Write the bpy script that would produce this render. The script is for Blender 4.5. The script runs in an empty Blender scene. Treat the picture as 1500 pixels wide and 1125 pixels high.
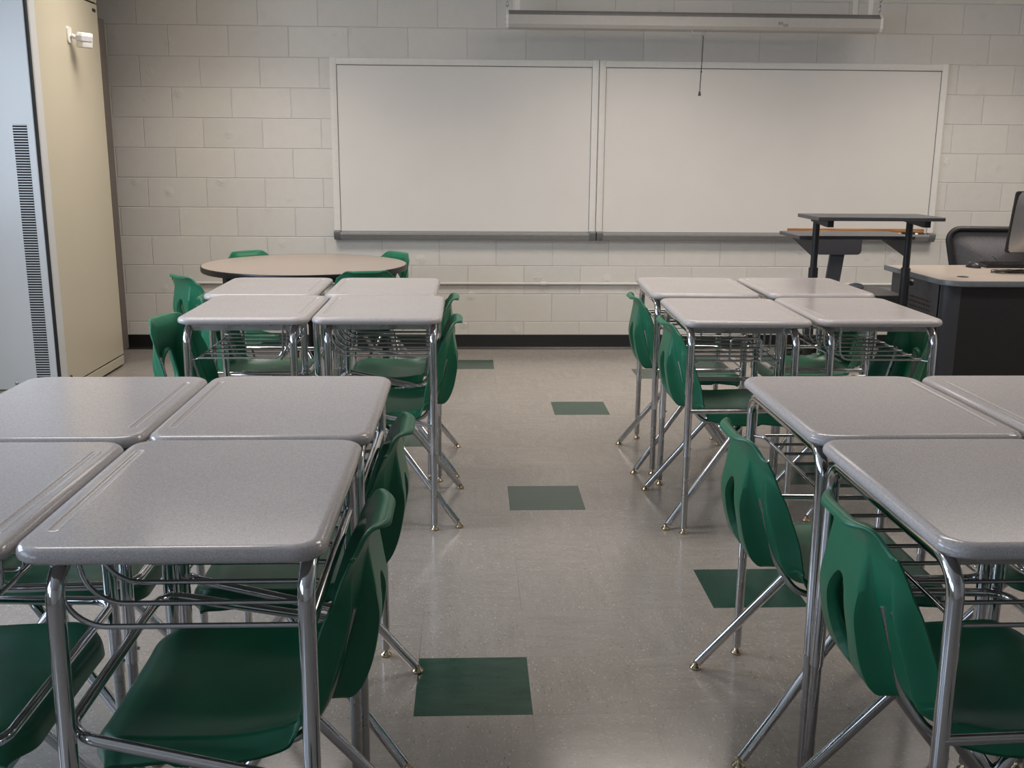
import bpy, bmesh, math, random
from mathutils import Vector, Matrix
random.seed(7)
C = bpy.context.scene.collection
PI = math.pi

# ------------------------------------------------------------------ materials
def srgb(r, g, b):
    def f(c):
        c /= 255.0
        return c / 12.92 if c <= 0.04045 else ((c + 0.055) / 1.055) ** 2.4
    return (f(r), f(g), f(b), 1.0)

class NT:
    def __init__(s, name):
        s.m = bpy.data.materials.new(name); s.m.use_nodes = True
        s.t = s.m.node_tree; s.n = s.t.nodes
        s.b = s.n['Principled BSDF']
    def new(s, typ, **kw):
        n = s.n.new(typ)
        for k, v in kw.items(): setattr(n, k, v)
        return n
    def link(s, a, b): s.t.links.new(a, b)
    def math(s, op, a, b=None, c=None):
        n = s.new('ShaderNodeMath', operation=op)
        for i, v in enumerate((a, b, c)):
            if v is None: continue
            if isinstance(v, (int, float)): n.inputs[i].default_value = v
            else: s.link(v, n.inputs[i])
        return n.outputs[0]
    def mix(s, fac, a, b, mode='MIX'):
        n = s.new('ShaderNodeMix', data_type='RGBA', blend_type=mode)
        for sock, v in ((n.inputs[0], fac), (n.inputs[6], a), (n.inputs[7], b)):
            if isinstance(v, (int, float)): sock.default_value = v
            elif isinstance(v, tuple): sock.default_value = v
            else: s.link(v, sock)
        return n.outputs[2]
    def ramp(s, fac, stops):
        n = s.new('ShaderNodeValToRGB'); e = n.color_ramp.elements
        while len(e) < len(stops): e.new(0.5)
        for el, (p, c) in zip(e, stops):
            el.position = p; el.color = c if isinstance(c, tuple) else (c, c, c, 1)
        s.link(fac, n.inputs[0]); return n.outputs[0]
    def noise(s, vec, scale, detail=3, rough=0.5):
        n = s.new('ShaderNodeTexNoise'); n.inputs['Scale'].default_value = scale
        n.inputs['Detail'].default_value = detail; n.inputs['Roughness'].default_value = rough
        if vec is not None: s.link(vec, n.inputs['Vector'])
        return n.outputs[0]
    def obj(s): return s.new('ShaderNodeTexCoord').outputs['Object']
    def bump(s, h, strength, dist):
        n = s.new('ShaderNodeBump'); n.inputs['Strength'].default_value = strength
        n.inputs['Distance'].default_value = dist; s.link(h, n.inputs['Height'])
        s.link(n.outputs[0], s.b.inputs['Normal']); return n
    def set(s, color=None, rough=None, metal=None, **kw):
        if color is not None: s.b.inputs['Base Color'].default_value = color
        if rough is not None: s.b.inputs['Roughness'].default_value = rough
        if metal is not None: s.b.inputs['Metallic'].default_value = metal
        for k, v in kw.items(): s.b.inputs[k.replace('_', ' ')].default_value = v
        return s

def simple(name, color, rough=0.5, metal=0.0, vary=0.06, scale=30, bump=0.0, **kw):
    """plain material with a little procedural unevenness"""
    t = NT(name).set(color, rough, metal, **kw)
    o = t.obj(); n = t.noise(o, scale)
    dark = tuple(c * (1 - vary) for c in color[:3]) + (1,)
    lite = tuple(min(1, c * (1 + vary)) for c in color[:3]) + (1,)
    t.link(t.ramp(n, ((0.35, dark), (0.65, lite))), t.b.inputs['Base Color'])
    if bump: t.bump(t.noise(o, scale * 8, 2), bump, 0.001)
    return t.m

M = {}
def chrome(name, col, rough):
    t = NT(name).set(col, rough, 1.0)
    o = t.obj(); n = t.noise(o, 25, 4)
    r = t.ramp(n, ((0.3, rough * 0.7), (0.75, rough * 1.5)))
    t.link(r, t.b.inputs['Roughness']); return t.m
M['chrome'] = chrome('chrome_tube', (0.66, 0.66, 0.68, 1), 0.08)
M['chrome_dull'] = chrome('brushed_zinc', (0.48, 0.475, 0.47, 1), 0.30)
M['wire'] = chrome('chrome_wire', (0.58, 0.58, 0.60, 1), 0.09)
M['glide'] = chrome('nickel_brass_glide', (0.62, 0.50, 0.34, 1), 0.22)
M['green'] = simple('green_polypropylene', srgb(26, 106, 76), 0.36, vary=0.08, scale=6, bump=0.25)
M['rivet'] = chrome('steel_rivet', (0.4, 0.42, 0.42, 1), 0.3)
M['black'] = simple('black_powdercoat', srgb(26, 26, 28), 0.5, vary=0.15, bump=0.3)
M['black_edge'] = simple('black_vinyl_edge', srgb(22, 20, 24), 0.35)
M['charcoal'] = simple('charcoal_laminate', srgb(62, 62, 66), 0.32, vary=0.05, scale=60)
M['dark_plastic'] = simple('dark_plastic', srgb(30, 30, 32), 0.4)
M['panel_black'] = simple('black_panel', srgb(27, 26, 28), 0.55, vary=0.1)
M['panel_grey'] = simple('dark_grey_steel', srgb(58, 60, 66), 0.45, vary=0.05)
M['alu'] = simple('painted_aluminium', srgb(214, 211, 204), 0.4, vary=0.02)
M['tray'] = simple('grey_aluminium_tray', srgb(146, 145, 142), 0.38, 0.2, vary=0.04)
M['tray_end'] = simple('grey_plastic_cap', srgb(104, 105, 104), 0.5)
M['board'] = simple('whiteboard_enamel', srgb(214, 210, 203), 0.22, vary=0.012, scale=3)
M['groove'] = simple('shadow_gasket', srgb(90, 88, 84), 0.6)
M['cab_side'] = simple('cream_enamel', srgb(198, 190, 168), 0.32, vary=0.015, scale=2)
M['cab_front'] = simple('pale_grey_enamel', srgb(206, 208, 208), 0.3, vary=0.015, scale=2)
M['cab_dark'] = simple('dark_gap', srgb(24, 26, 28), 0.7)
M['flange'] = simple('brown_grey_steel', srgb(92, 84, 78), 0.5)
M['sensor'] = simple('white_abs', srgb(228, 226, 220), 0.35, vary=0.02)
M['lens'] = simple('frosted_lens', srgb(196, 196, 200), 0.5)
M['screen_case'] = simple('grey_screen_case', srgb(178, 174, 166), 0.4, vary=0.02)
M['screen_top'] = simple('dark_grey_case_top', srgb(112, 110, 108), 0.45)
M['cord'] = simple('dark_cord', srgb(40, 36, 34), 0.7)
M['wood'] = None
M['tt_top'] = simple('taupe_laminate', srgb(150, 138, 128), 0.3, vary=0.04, scale=140)
M['desk_lam'] = simple('beige_grey_laminate', srgb(164, 152, 141), 0.32, vary=0.03, scale=120)
M['edge_band'] = simple('grey_edge_band', srgb(108, 112, 116), 0.35)
M['silver'] = simple('anodised_silver', (0.42, 0.42, 0.43, 1), 0.3, 0.85, vary=0.02)
M['grey_seat'] = simple('grey_upholstery', srgb(78, 78, 82), 0.8, vary=0.1, scale=80, bump=0.4)
M['conduit'] = simple('painted_conduit', srgb(198, 194, 188), 0.4, vary=0.02)
M['ceiling'] = simple('ceiling_board', srgb(206, 204, 198), 0.9, vary=0.05, scale=60, bump=0.4)
M['paint'] = simple('wall_paint', srgb(200, 197, 190), 0.6, vary=0.02)
M['window_frame'] = simple('window_frame_aluminium', srgb(120, 120, 120), 0.4, 0.4)
M['base'] = simple('black_rubber_base', srgb(20, 19, 19), 0.38, vary=0.1)
M['white_cap'] = simple('white_marker', srgb(232, 230, 226), 0.4)
M['paper'] = simple('grey_cloth', srgb(150, 152, 156), 0.8)
M['fixture'] = simple('white_enamel_fixture', srgb(226, 226, 222), 0.4)

def wood_mat():
    t = NT('maple_wood').set(rough=0.45)
    mp = t.new('ShaderNodeMapping'); mp.inputs['Scale'].default_value = (1.5, 30, 30)
    t.link(t.obj(), mp.inputs['Vector'])
    n = t.noise(mp.outputs[0], 4, 5)
    t.link(t.ramp(n, ((0.3, srgb(120, 78, 44)), (0.7, srgb(196, 150, 98)))), t.b.inputs['Base Color'])
    return t.m
M['wood'] = wood_mat()

def desk_mat():
    t = NT('speckled_grey_desk_plastic').set(rough=0.27)
    o = t.obj()
    n1 = t.noise(o, 620, 2, 0.6); n2 = t.noise(o, 300, 2, 0.6); n3 = t.noise(o, 9, 4)
    base = t.ramp(n1, ((0.34, srgb(162, 156, 154)), (0.52, srgb(184, 178, 176)), (0.68, srgb(202, 197, 195))))
    base = t.mix(0.35, base, t.ramp(n2, ((0.38, srgb(150, 144, 143)), (0.6, srgb(187, 180, 179)))))
    t.link(base, t.b.inputs['Base Color'])
    t.link(t.ramp(n3, ((0.3, 0.15), (0.72, 0.18))), t.b.inputs['Roughness'])
    return t.m
M['desk'] = desk_mat()

TX, TY, TS = -0.146, 2.339, 0.3048
def floor_mat(name, green):
    t = NT(name).set(rough=0.3)
    o = t.obj(); sx = t.new('ShaderNodeSeparateXYZ'); t.link(o, sx.inputs[0])
    u = t.math('DIVIDE', t.math('SUBTRACT', sx.outputs[0], TX), TS)
    v = t.math('DIVIDE', t.math('SUBTRACT', sx.outputs[1], TY), TS)
    iu, iv = t.math('FLOOR', u), t.math('FLOOR', v)
    fu, fv = t.math('FRACT', u), t.math('FRACT', v)
    par = t.math('MODULO', t.math('ABSOLUTE', t.math('ADD', iu, iv)), 2.0)
    # quarter turned streaks on alternate tiles
    def vec(a, b, ka, kb):
        c = t.new('ShaderNodeCombineXYZ'); t.link(t.math('MULTIPLY', a, ka), c.inputs[0])
        t.link(t.math('MULTIPLY', b, kb), c.inputs[1])
        t.link(t.math('ADD', t.math('MULTIPLY', iu, 3.7), t.math('MULTIPLY', iv, 7.3)), c.inputs[2])
        return c.outputs[0]
    def turned(ka, kb, scale, detail, rough):
        n1 = t.noise(vec(u, v, ka, kb), scale, detail, rough)
        n2 = t.noise(vec(u, v, kb, ka), scale, detail, rough)
        m = t.new('ShaderNodeMix', data_type='FLOAT')
        t.link(par, m.inputs[0]); t.link(n1, m.inputs[2]); t.link(n2, m.inputs[3])
        return m.outputs[0]
    big = turned(2.0, 8.0, 1.2, 4, 0.6)
    fl = turned(6.0, 17.0, 4.0, 2, 0.55)
    fd = turned(6.0, 13.0, 4.2, 2, 0.55)
    if green:
        base = t.ramp(big, ((0.3, srgb(33, 60, 50)), (0.7, srgb(44, 74, 62))))
        base = t.mix(t.ramp(fl, ((0.68, 0.0), (0.76, 0.5))), base, srgb(70, 104, 88))
        base = t.mix(t.ramp(fd, ((0.25, 0.6), (0.33, 0.0))), base, srgb(20, 40, 34))
    else:
        base = t.ramp(big, ((0.3, srgb(138, 132, 125)), (0.7, srgb(149, 143, 136))))
        tl = t.new('ShaderNodeTexWhiteNoise', noise_dimensions='2D')
        cc = t.new('ShaderNodeCombineXYZ'); t.link(iu, cc.inputs[0]); t.link(iv, cc.inputs[1])
        t.link(cc.outputs[0], tl.inputs[0])
        base = t.mix(t.math('MULTIPLY', tl.outputs[0], 0.10), base, srgb(118, 112, 106))
        base = t.mix(t.ramp(fl, ((0.62, 0.0), (0.70, 0.75))), base, srgb(186, 180, 172))
        base = t.mix(t.ramp(fd, ((0.29, 0.7), (0.35, 0.0))), base, srgb(92, 87, 82))
    # thin seams
    def near(f): return t.math('LESS_THAN', t.math('MINIMUM', f, t.math('SUBTRACT', 1.0, f)), 0.0028)
    seam = t.math('MAXIMUM', near(fu), near(fv))
    sn = t.noise(o, 2.5, 3)
    seam = t.math('MULTIPLY', seam, t.ramp(sn, ((0.52, 0.06), (0.72, 0.65))))
    base = t.mix(seam, base, srgb(74, 68, 62))
    t.link(base, t.b.inputs['Base Color'])
    rn = t.noise(o, 3.0, 5, 0.65)
    t.link(t.ramp(rn, ((0.3, 0.14), (0.75, 0.23))), t.b.inputs['Roughness'])
    t.bump(t.noise(o, 14, 3), 0.06, 0.004)
    return t.m

X0 = -2.249  # joint of the odd block courses
def block_mat():
    t = NT('painted_concrete_block').set(rough=0.5)
    o = t.obj(); sx = t.new('ShaderNodeSeparateXYZ'); t.link(o, sx.inputs[0])
    c = t.new('ShaderNodeCombineXYZ')
    t.link(t.math('SUBTRACT', sx.outputs[0], X0), c.inputs[0]); t.link(t.math('ADD', sx.outputs[2], 0.002), c.inputs[1])
    wob = t.new('ShaderNodeVectorMath', operation='MULTIPLY_ADD')
    nw = t.new('ShaderNodeTexNoise'); nw.inputs['Scale'].default_value = 9
    t.link(c.outputs[0], nw.inputs['Vector']); t.link(nw.outputs['Color'], wob.inputs[0])
    wob.inputs[1].default_value = (0.004, 0.004, 0); t.link(c.outputs[0], wob.inputs[2])
    br = t.new('ShaderNodeTexBrick', offset=0.5, offset_frequency=2, squash=1.0)
    for k, val in (('Scale', 1.0), ('Mortar Size', 0.0042), ('Mortar Smooth', 0.9), ('Brick Width', 0.4064), ('Row Height', 0.2032)):
        br.inputs[k].default_value = val
    br.inputs['Color1'].default_value = srgb(207, 203, 195); br.inputs['Color2'].default_value = srgb(200, 197, 190)
    br.inputs['Mortar'].default_value = srgb(202, 199, 192)
    t.link(wob.outputs[0], br.inputs['Vector'])
    n = t.noise(c.outputs[0], 14, 5, 0.6)
    col = t.mix(t.ramp(n, ((0.35, 0.0), (0.8, 0.14))), br.outputs['Color'], srgb(170, 165, 156))
    t.link(col, t.b.inputs['Base Color'])
    # chips and paint blisters here and there
    vo = t.new('ShaderNodeTexVoronoi', feature='F1'); vo.inputs['Scale'].default_value = 5.2
    t.link(wob.outputs[0], vo.inputs['Vector'])
    ch = t.math('MULTIPLY', t.ramp(vo.outputs['Distance'], ((0.05, 1.0), (0.20, 0.0))), t.noise(c.outputs[0], 60, 3))
    h = t.math('ADD', t.math('MULTIPLY', t.math('SUBTRACT', 1.0, br.outputs['Fac']), 1.0), t.math('MULTIPLY', ch, 2.5))
    h = t.math('ADD', h, t.math('MULTIPLY', t.noise(c.outputs[0], 130, 3), 0.10))
    t.bump(h, 0.75, 0.004)
    return t.m
M['block'] = block_mat()
M['floor'] = floor_mat('grey_vinyl_tile', False)
M['floor_green'] = floor_mat('green_vinyl_tile', True)

def mesh_fabric():
    t = NT('dark_mesh_fabric').set(srgb(52, 52, 56), 0.8)
    o = t.obj()
    w = t.noise(o, 420, 2)
    t.link(t.ramp(w, ((0.35, srgb(64, 63, 66)), (0.65, srgb(104, 102, 104)))), t.b.inputs['Base Color'])
    return t.m
M['mesh'] = mesh_fabric()

def emit(name, col, st):
    t = NT(name).set((0.9, 0.9, 0.88, 1), 0.6)
    t.b.inputs['Emission Color'].default_value = col; t.b.inputs['Emission Strength'].default_value = st
    return t.m

# ------------------------------------------------------------------ mesh helpers
def obj(name, bm, mat, parent=None, smooth=None, loc=None, rotz=0):
    me = bpy.data.meshes.new(name)
    bmesh.ops.recalc_face_normals(bm, faces=bm.faces[:])
    if smooth is not None:
        for f in bm.faces: f.smooth = True
        for e in bm.edges:
            if len(e.link_faces) == 2 and e.calc_face_angle(0) > math.radians(smooth): e.smooth = False
    bm.to_mesh(me); bm.free()
    for m in (mat if isinstance(mat, (list, tuple)) else [mat]): me.materials.append(m)
    o = bpy.data.objects.new(name, me); C.objects.link(o)
    if parent: o.parent = parent
    if loc: o.location = loc
    o.rotation_euler.z = rotz
    return o
def tag(o, label, cat, group=None):
    o['label'] = label; o['category'] = cat
    if group: o['group'] = group
    return o
def thing(name, label, cat, loc=(0, 0, 0), rotz=0, group=None):
    o = bpy.data.objects.new(name, None); C.objects.link(o); o.empty_display_size = 0.1
    o.location = loc; o.rotation_euler.z = rotz
    return tag(o, label, cat, group)
def struct(o): o['kind'] = 'structure'; return o

def add_box(bm, lo, hi, bevel=0.0, seg=2, rot=None):
    b = bmesh.new(); bmesh.ops.create_cube(b, size=1)
    c = [(l + h) / 2 for l, h in zip(lo, hi)]; s = [h - l for l, h in zip(lo, hi)]
    for v in b.verts: v.co = Vector((v.co.x * s[0], v.co.y * s[1], v.co.z * s[2]))
    if bevel: bmesh.ops.bevel(b, geom=b.edges[:], offset=bevel, segments=seg, profile=0.5, affect='EDGES')
    T = Matrix.Translation(c)
    if rot: T = T @ rot
    merge(bm, b, T); return bm
def merge(bm, b, T=None):
    if T is not None: bmesh.ops.transform(b, matrix=T, verts=b.verts[:])
    me = bpy.data.meshes.new('tmp'); b.to_mesh(me); b.free(); bm.from_mesh(me); bpy.data.meshes.remove(me)
def box(lo, hi, bevel=0.0, seg=2): return add_box(bmesh.new(), lo, hi, bevel, seg)

def fillet(pts, r, n=6):
    pts = [Vector(p) for p in pts]; out = [pts[0]]
    for i in range(1, len(pts) - 1):
        a, b, c = pts[i - 1], pts[i], pts[i + 1]
        ri = r[i - 1] if isinstance(r, (list, tuple)) else r
        d1, d2 = (a - b).normalized(), (c - b).normalized()
        ang = d1.angle(d2)
        if ang > PI - 0.02 or ri <= 0: out.append(b); continue
        t = ri / math.tan(ang / 2); t = min(t, (a - b).length * 0.49, (c - b).length * 0.49)
        rr = t * math.tan(ang / 2)
        p1 = b + d1 * t; cen = b + (d1 + d2).normalized() * (rr / math.sin(ang / 2))
        v1 = p1 - cen; v2 = b + d2 * t - cen
        ax = v1.cross(v2).normalized(); th = v1.angle(v2)
        for k in range(n + 1): out.append(cen + Matrix.Rotation(th * k / n, 3, ax) @ v1)
    out.append(pts[-1]); return out
def add_tube(bm, pts, r, seg=12, cap=True):
    pts = [Vector(p) for p in pts]
    tan = []
    for i in range(len(pts)):
        a = pts[max(0, i - 1)]; b = pts[min(len(pts) - 1, i + 1)]
        tan.append((b - a).normalized())
    up = Vector((0, 0, 1)) if abs(tan[0].z) < 0.9 else Vector((1, 0, 0))
    n = tan[0].cross(up).normalized(); rings = []
    for i, p in enumerate(pts):
        n = (n - tan[i] * n.dot(tan[i])).normalized(); b = tan[i].cross(n)
        ri = r[i] if isinstance(r, (list, tuple)) else r
        rings.append([bm.verts.new(p + (n * math.cos(2 * PI * k / seg) + b * math.sin(2 * PI * k / seg)) * ri) for k in range(seg)])
    for a, b in zip(rings, rings[1:]):
        for k in range(seg): bm.faces.new((a[k], a[(k + 1) % seg], b[(k + 1) % seg], b[k]))
    if cap:
        bm.faces.new(rings[0]); bm.faces.new(rings[-1])
    return bm
def tube(pts, r, seg=12): return add_tube(bmesh.new(), pts, r, seg)
def add_lathe(bm, prof, cen=(0, 0, 0), seg=20, axis=None):
    b = bmesh.new(); rings = []
    for r, z in prof:
        if r < 1e-6: rings.append([b.verts.new((0, 0, z))])
        else: rings.append([b.verts.new((r * math.cos(2 * PI * k / seg), r * math.sin(2 * PI * k / seg), z)) for k in range(seg)])
    for p, q in zip(rings, rings[1:]):
        for k in range(seg):
            k2 = (k + 1) % seg
            if len(p) == 1 and len(q) == 1: continue
            if len(p) == 1: b.faces.new((p[0], q[k], q[k2]))
            elif len(q) == 1: b.faces.new((p[k], p[k2], q[0]))
            else: b.faces.new((p[k], p[k2], q[k2], q[k]))
    if len(rings[0]) > 1: b.faces.new(rings[0])
    if len(rings[-1]) > 1: b.faces.new(rings[-1])
    T = Matrix.Translation(cen)
    if axis is not None: T = T @ Vector((0, 0, 1)).rotation_difference(Vector(axis)).to_matrix().to_4x4()
    merge(bm, b, T); return bm
def lathe(prof, cen=(0, 0, 0), seg=20, axis=None): return add_lathe(bmesh.new(), prof, cen, seg, axis)
def rrect(hx, hy, r, n=7, cx=0, cy=0):
    out = []
    for sx, sy, a0 in ((1, 1, 0), (-1, 1, PI / 2), (-1, -1, PI), (1, -1, 1.5 * PI)):
        for k in range(n + 1):
            a = a0 + PI / 2 * k / n
            out.append((cx + sx * (hx - r) + r * math.cos(a), cy + sy * (hy - r) + r * math.sin(a)))
    return out
def add_prism(bm, poly, axis, a, b):
    """extrude polygon (list of 2D) along axis 'x','y' or 'z' between a and b"""
    def P(p, t):
        return {'x': (t, p[0], p[1]), 'y': (p[0], t, p[1]), 'z': (p[0], p[1], t)}[axis]
    A = [bm.verts.new(P(p, a)) for p in poly]; B = [bm.verts.new(P(p, b)) for p in poly]
    bm.faces.new(A); bm.faces.new(B)
    for i in range(len(poly)): j = (i + 1) % len(poly); bm.faces.new((A[i], A[j], B[j], B[i]))
    return bm
def prism(poly, axis, a, b): return add_prism(bmesh.new(), poly, axis, a, b)
def add_slab(bm, ring_fn, prof, hole_loops=()):
    """slab made of outline rings; prof = list of (inset, z) from top edge to bottom edge; hole loops: list of loops of 2D pts on top"""
    rings = []
    for ins, z in prof: rings.append([bm.verts.new((x, y, z)) for x, y in ring_fn(ins)])
    for p, q in zip(rings, rings[1:]):
        for k in range(len(p)): k2 = (k + 1) % len(p); bm.faces.new((p[k], p[k2], q[k2], q[k]))
    bm.faces.new(rings[-1])
    if not hole_loops: bm.faces.new(rings[0])
    else:
        zt = prof[0][1]; edges = []
        top = rings[0]
        bm.edges.ensure_lookup_table()
        def edge(a, b):
            e = bm.edges.get((a, b)); return e or bm.edges.new((a, b))
        for k in range(len(top)): edges.append(edge(top[k], top[(k + 1) % len(top)]))
        for outer, depth_prof in hole_loops:
            lo = [bm.verts.new((x, y, zt)) for x, y in outer(0)]
            for k in range(len(lo)): edges.append(edge(lo[k], lo[(k + 1) % len(lo)]))
            prev = lo
            for ins, dz in depth_prof:
                cur = [bm.verts.new((x, y, zt + dz)) for x, y in outer(ins)]
                for k in range(len(lo)): k2 = (k + 1) % len(lo); bm.faces.new((prev[k], prev[k2], cur[k2], cur[k]))
                prev = cur
            bm.faces.new(prev)
        bmesh.ops.triangle_fill(bm, use_beauty=True, use_dissolve=False, edges=edges)
    return bm

def dup(root, loc, rotz, label=None, group=None, scale=None):
    r = root.copy(); C.objects.link(r); r.location = loc; r.rotation_euler.z = rotz
    if label: r['label'] = label
    if group: r['group'] = group
    if scale: r.scale = scale
    for ch in list(root.children):
        c = ch.copy(); C.objects.link(c); c.parent = r
        for g in ch.children:
            d = g.copy(); C.objects.link(d); d.parent = c
    return r

# ------------------------------------------------------------------ room
W = 7.33049
XL, XR, YB, ZC = -3.35, 4.7, -3.2, 2.78
GREEN = {(0, 0), (1, 5), (2, 10), (0, 14), (4, 13), (3, 2), (-1, 8), (-4, -1), (5, 6), (-5, 5), (-6, 10), (-2, 3), (7, 9), (8, 3), (-3, 13), (10, 14), (2, -4), (-1, -6), (6, -3), (5, -7), (-6, -4)}
bm = bmesh.new()
xs = [XL - 0.3] + [TX + TS * i for i in range(-10, 16)] + [XR + 0.3]
ys = [YB - 0.3] + [TY + TS * j for j in range(-17, 17)] + [W + 0.3]
vg = [[bm.verts.new((x, y, 0)) for y in ys] for x in xs]
for i in range(len(xs) - 1):
    for j in range(len(ys) - 1):
        f = bm.faces.new((vg[i][j], vg[i + 1][j], vg[i + 1][j + 1], vg[i][j + 1]))
        if (i - 11, j - 18) in GREEN: f.material_index = 1
struct(obj('floor', bm, [M['floor'], M['floor_green']]))
struct(obj('wall_back', box((XL - 0.2, W, 0), (XR + 0.2, W + 0.2, ZC + 0.1)), M['block']))
struct(obj('wall_right', box((XR, YB, 0), (XR + 0.2, W, ZC + 0.1)), M['paint']))
struct(obj('wall_front', box((XL - 0.2, YB - 0.2, 0), (XR + 0.2, YB, ZC + 0.1)), M['paint']))
struct(obj('ceiling', box((XL - 0.2, YB - 0.2, ZC), (XR + 0.2, W + 0.2, ZC + 0.12)), M['ceiling']))
WZ0, WZ1 = 0.95, 2.45
WIN = [(-2.6, -0.6), (-0.2, 1.8), (2.2, 4.2)]
bm = bmesh.new()
add_box(bm, (XL - 0.2, YB, 0), (XL, W, WZ0)); add_box(bm, (XL - 0.2, YB, WZ1), (XL, W, ZC + 0.1))
e = [YB] + [y for w in WIN for y in w] + [W]
for k in range(0, len(e), 2): add_box(bm, (XL - 0.2, e[k], WZ0), (XL, e[k + 1], WZ1))
struct(obj('wall_left', bm, M['paint']))
for k, (a, b) in enumerate(WIN):
    bm = bmesh.new()
    for lo, hi in (((XL - 0.12, a, WZ0), (XL - 0.05, a + 0.05, WZ1)), ((XL - 0.12, b - 0.05, WZ0), (XL - 0.05, b, WZ1)),
                   ((XL - 0.12, a, WZ0), (XL - 0.05, b, WZ0 + 0.05)), ((XL - 0.12, a, WZ1 - 0.05), (XL - 0.05, b, WZ1)),
                   ((XL - 0.11, (a + b) / 2 - 0.03, WZ0), (XL - 0.06, (a + b) / 2 + 0.03, WZ1))):
        add_box(bm, lo, hi)
    struct(obj('window_%d' % (k + 1), bm, M['window_frame']))
# rubber cove base: vertical face with a small toe
prof = [(W, 0.105), (W - 0.004, 0.105), (W - 0.006, 0.10), (W - 0.006, 0.02), (W - 0.012, 0.007), (W - 0.022, 0.0), (W, 0.0)]
struct(obj('baseboard_back', prism(prof, 'x', XL, XR), M['base'], smooth=40))

# conduit along the back wall
t = thing('wall_conduit', 'thin painted conduit pipe running low along the block wall', 'pipe', (0, 0, 0))
ZK = 0.481
obj('pipe', tube([(-2.0, W - 0.014, ZK), (3.9, W - 0.014, ZK)], 0.0095, 12), M['conduit'], t, 40)
for x in (-1.2, 0.53, 2.25, 3.2):
    b = lathe([(0.0135, -0.02), (0.0145, -0.018), (0.0145, 0.018), (0.0135, 0.02)], (x, W - 0.014, ZK), 14, (1, 0, 0))
    obj('coupling', b, M['conduit'], t, 40)
    b = box((x + 0.03, W - 0.003, ZK - 0.03), (x + 0.045, W, ZK + 0.004), 0.001)
    add_tube(b, [(x + 0.0375, W - 0.014, ZK)] + [(x + 0.0375, W - 0.014, ZK)][:0] + [(x + 0.0376, W - 0.014, ZK)], 0.0115, 12)
    obj('strap', b, M['conduit'], t)

# ------------------------------------------------------------------ whiteboards
def board(name, label, xa, xb):
    t = thing(name, label, 'whiteboard', ((xa + xb) / 2, W, 0))
    h = (xb - xa) / 2; z0, z1 = 0.845, 2.03; fr = 0.045
    y0 = -0.024
    obj('writing_surface', box((-h + fr, -0.013, z0 + 0.01), (h - fr, -0.002, z1 - fr)), M['board'], t)
    b = bmesh.new()
    pf = [(0, 0), (y0 + 0.004, 0), (y0, 0.004), (y0, fr - 0.006), (y0 + 0.003, fr), (0, fr)]
    # side stiles and top rail with a rounded face
    add_prism(b, [(-h + q, p) for p, q in pf], 'z', z0, z1)
    obj('frame_stile', b, M['alu'], t, 40)
    b = prism([(h - q, p) for p, q in pf], 'z', z0, z1)
    obj('frame_stile', b, M['alu'], t, 40)
    b = prism([(p, z1 - q) for p, q in pf], 'x', -h + fr, h - fr)
    obj('frame_rail', b, M['alu'], t, 40)
    g = bmesh.new(); s = 0.0045; yg = -0.0145
    add_box(g, (-h + fr, yg, z1 - fr - s), (h - fr, -0.0125, z1 - fr))
    add_box(g, (-h + fr, yg, z0 + 0.02), (-h + fr + s * 0.7, -0.0125, z1 - fr)); add_box(g, (h - fr - s * 0.7, yg, z0 + 0.02), (h - fr, -0.0125, z1 - fr))
    obj('gasket', g, M['groove'], t)
    # marker tray: profile in (y, z)
    tp = [(0, z0 + 0.012), (-0.012, z0 + 0.012), (-0.014, z0 - 0.004), (-0.060, z0 - 0.004), (-0.066, z0 + 0.004), (-0.072, z0 + 0.002),
          (-0.073, z0 - 0.012), (-0.055, z0 - 0.045), (-0.02, z0 - 0.05), (0, z0 - 0.05)]
    tr = obj('marker_tray', prism(tp, 'x', -h + 0.045, h - 0.045), M['tray'], t, 30)
    for sx in (-1, 1):
        cp = [(0, z0 + 0.016), (-0.070, z0 + 0.010), (-0.076, z0 + 0.004), (-0.076, z0 - 0.013), (-0.057, z0 - 0.048), (-0.02, z0 - 0.053), (0, z0 - 0.053)]
        a, c = sorted((sx * (h - 0.046), sx * (h - 0.002)))
        obj('tray_end_cap', prism(cp, 'x', a, c), M['tray_end'], tr, 30)
    return t
board('whiteboard', 'smaller left whiteboard in a pale aluminium frame with marker tray', -0.96, 0.895)
board('whiteboard', 'wider right whiteboard beside the desk, behind the screen pull cord', 0.90, 3.36)

# things on the right tray
zt = 0.841
o = obj('wooden_pointer', box((-0.5, -0.006, 0), (0.5, 0.006, 0.045), 0.002), M['wood'], None, loc=(2.785, W - 0.030, zt + 0.001))
tag(o, 'long brown wooden straightedge standing on edge in the right whiteboard tray', 'straightedge')
def marker(x, lab, cap, L=0.12):
    t = thing('marker', lab, 'marker', (x, W - 0.045, zt + 0.009), 0, 'markers on the whiteboard tray')
    obj('barrel', lathe([(0.006, -L / 2), (0.0085, -L / 2 + 0.004), (0.0085, L / 2 - 0.05)], (0, 0, 0), 12, (1, 0, 0)), M['white_cap'], t, 40)
    obj('cap', lathe([(0.009, L / 2 - 0.05), (0.009, L / 2 - 0.006), (0.006, L / 2)], (0, 0, 0), 12, (1, 0, 0)), cap, t, 40)
marker(3.10, 'white marker with black cap lying left of the lectern post in the tray', M['dark_plastic'])
marker(3.235, 'white marker with black cap lying at the right end of the tray', M['dark_plastic'], 0.10)
o = obj('board_eraser', box((-0.045, -0.014, 0), (0.045, 0.014, 0.024), 0.003), M['dark_plastic'], None, loc=(3.17, W - 0.043, zt))
o.location.x = 3.168
tag(o, 'small black eraser lying between the two markers in the whiteboard tray', 'eraser')

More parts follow.
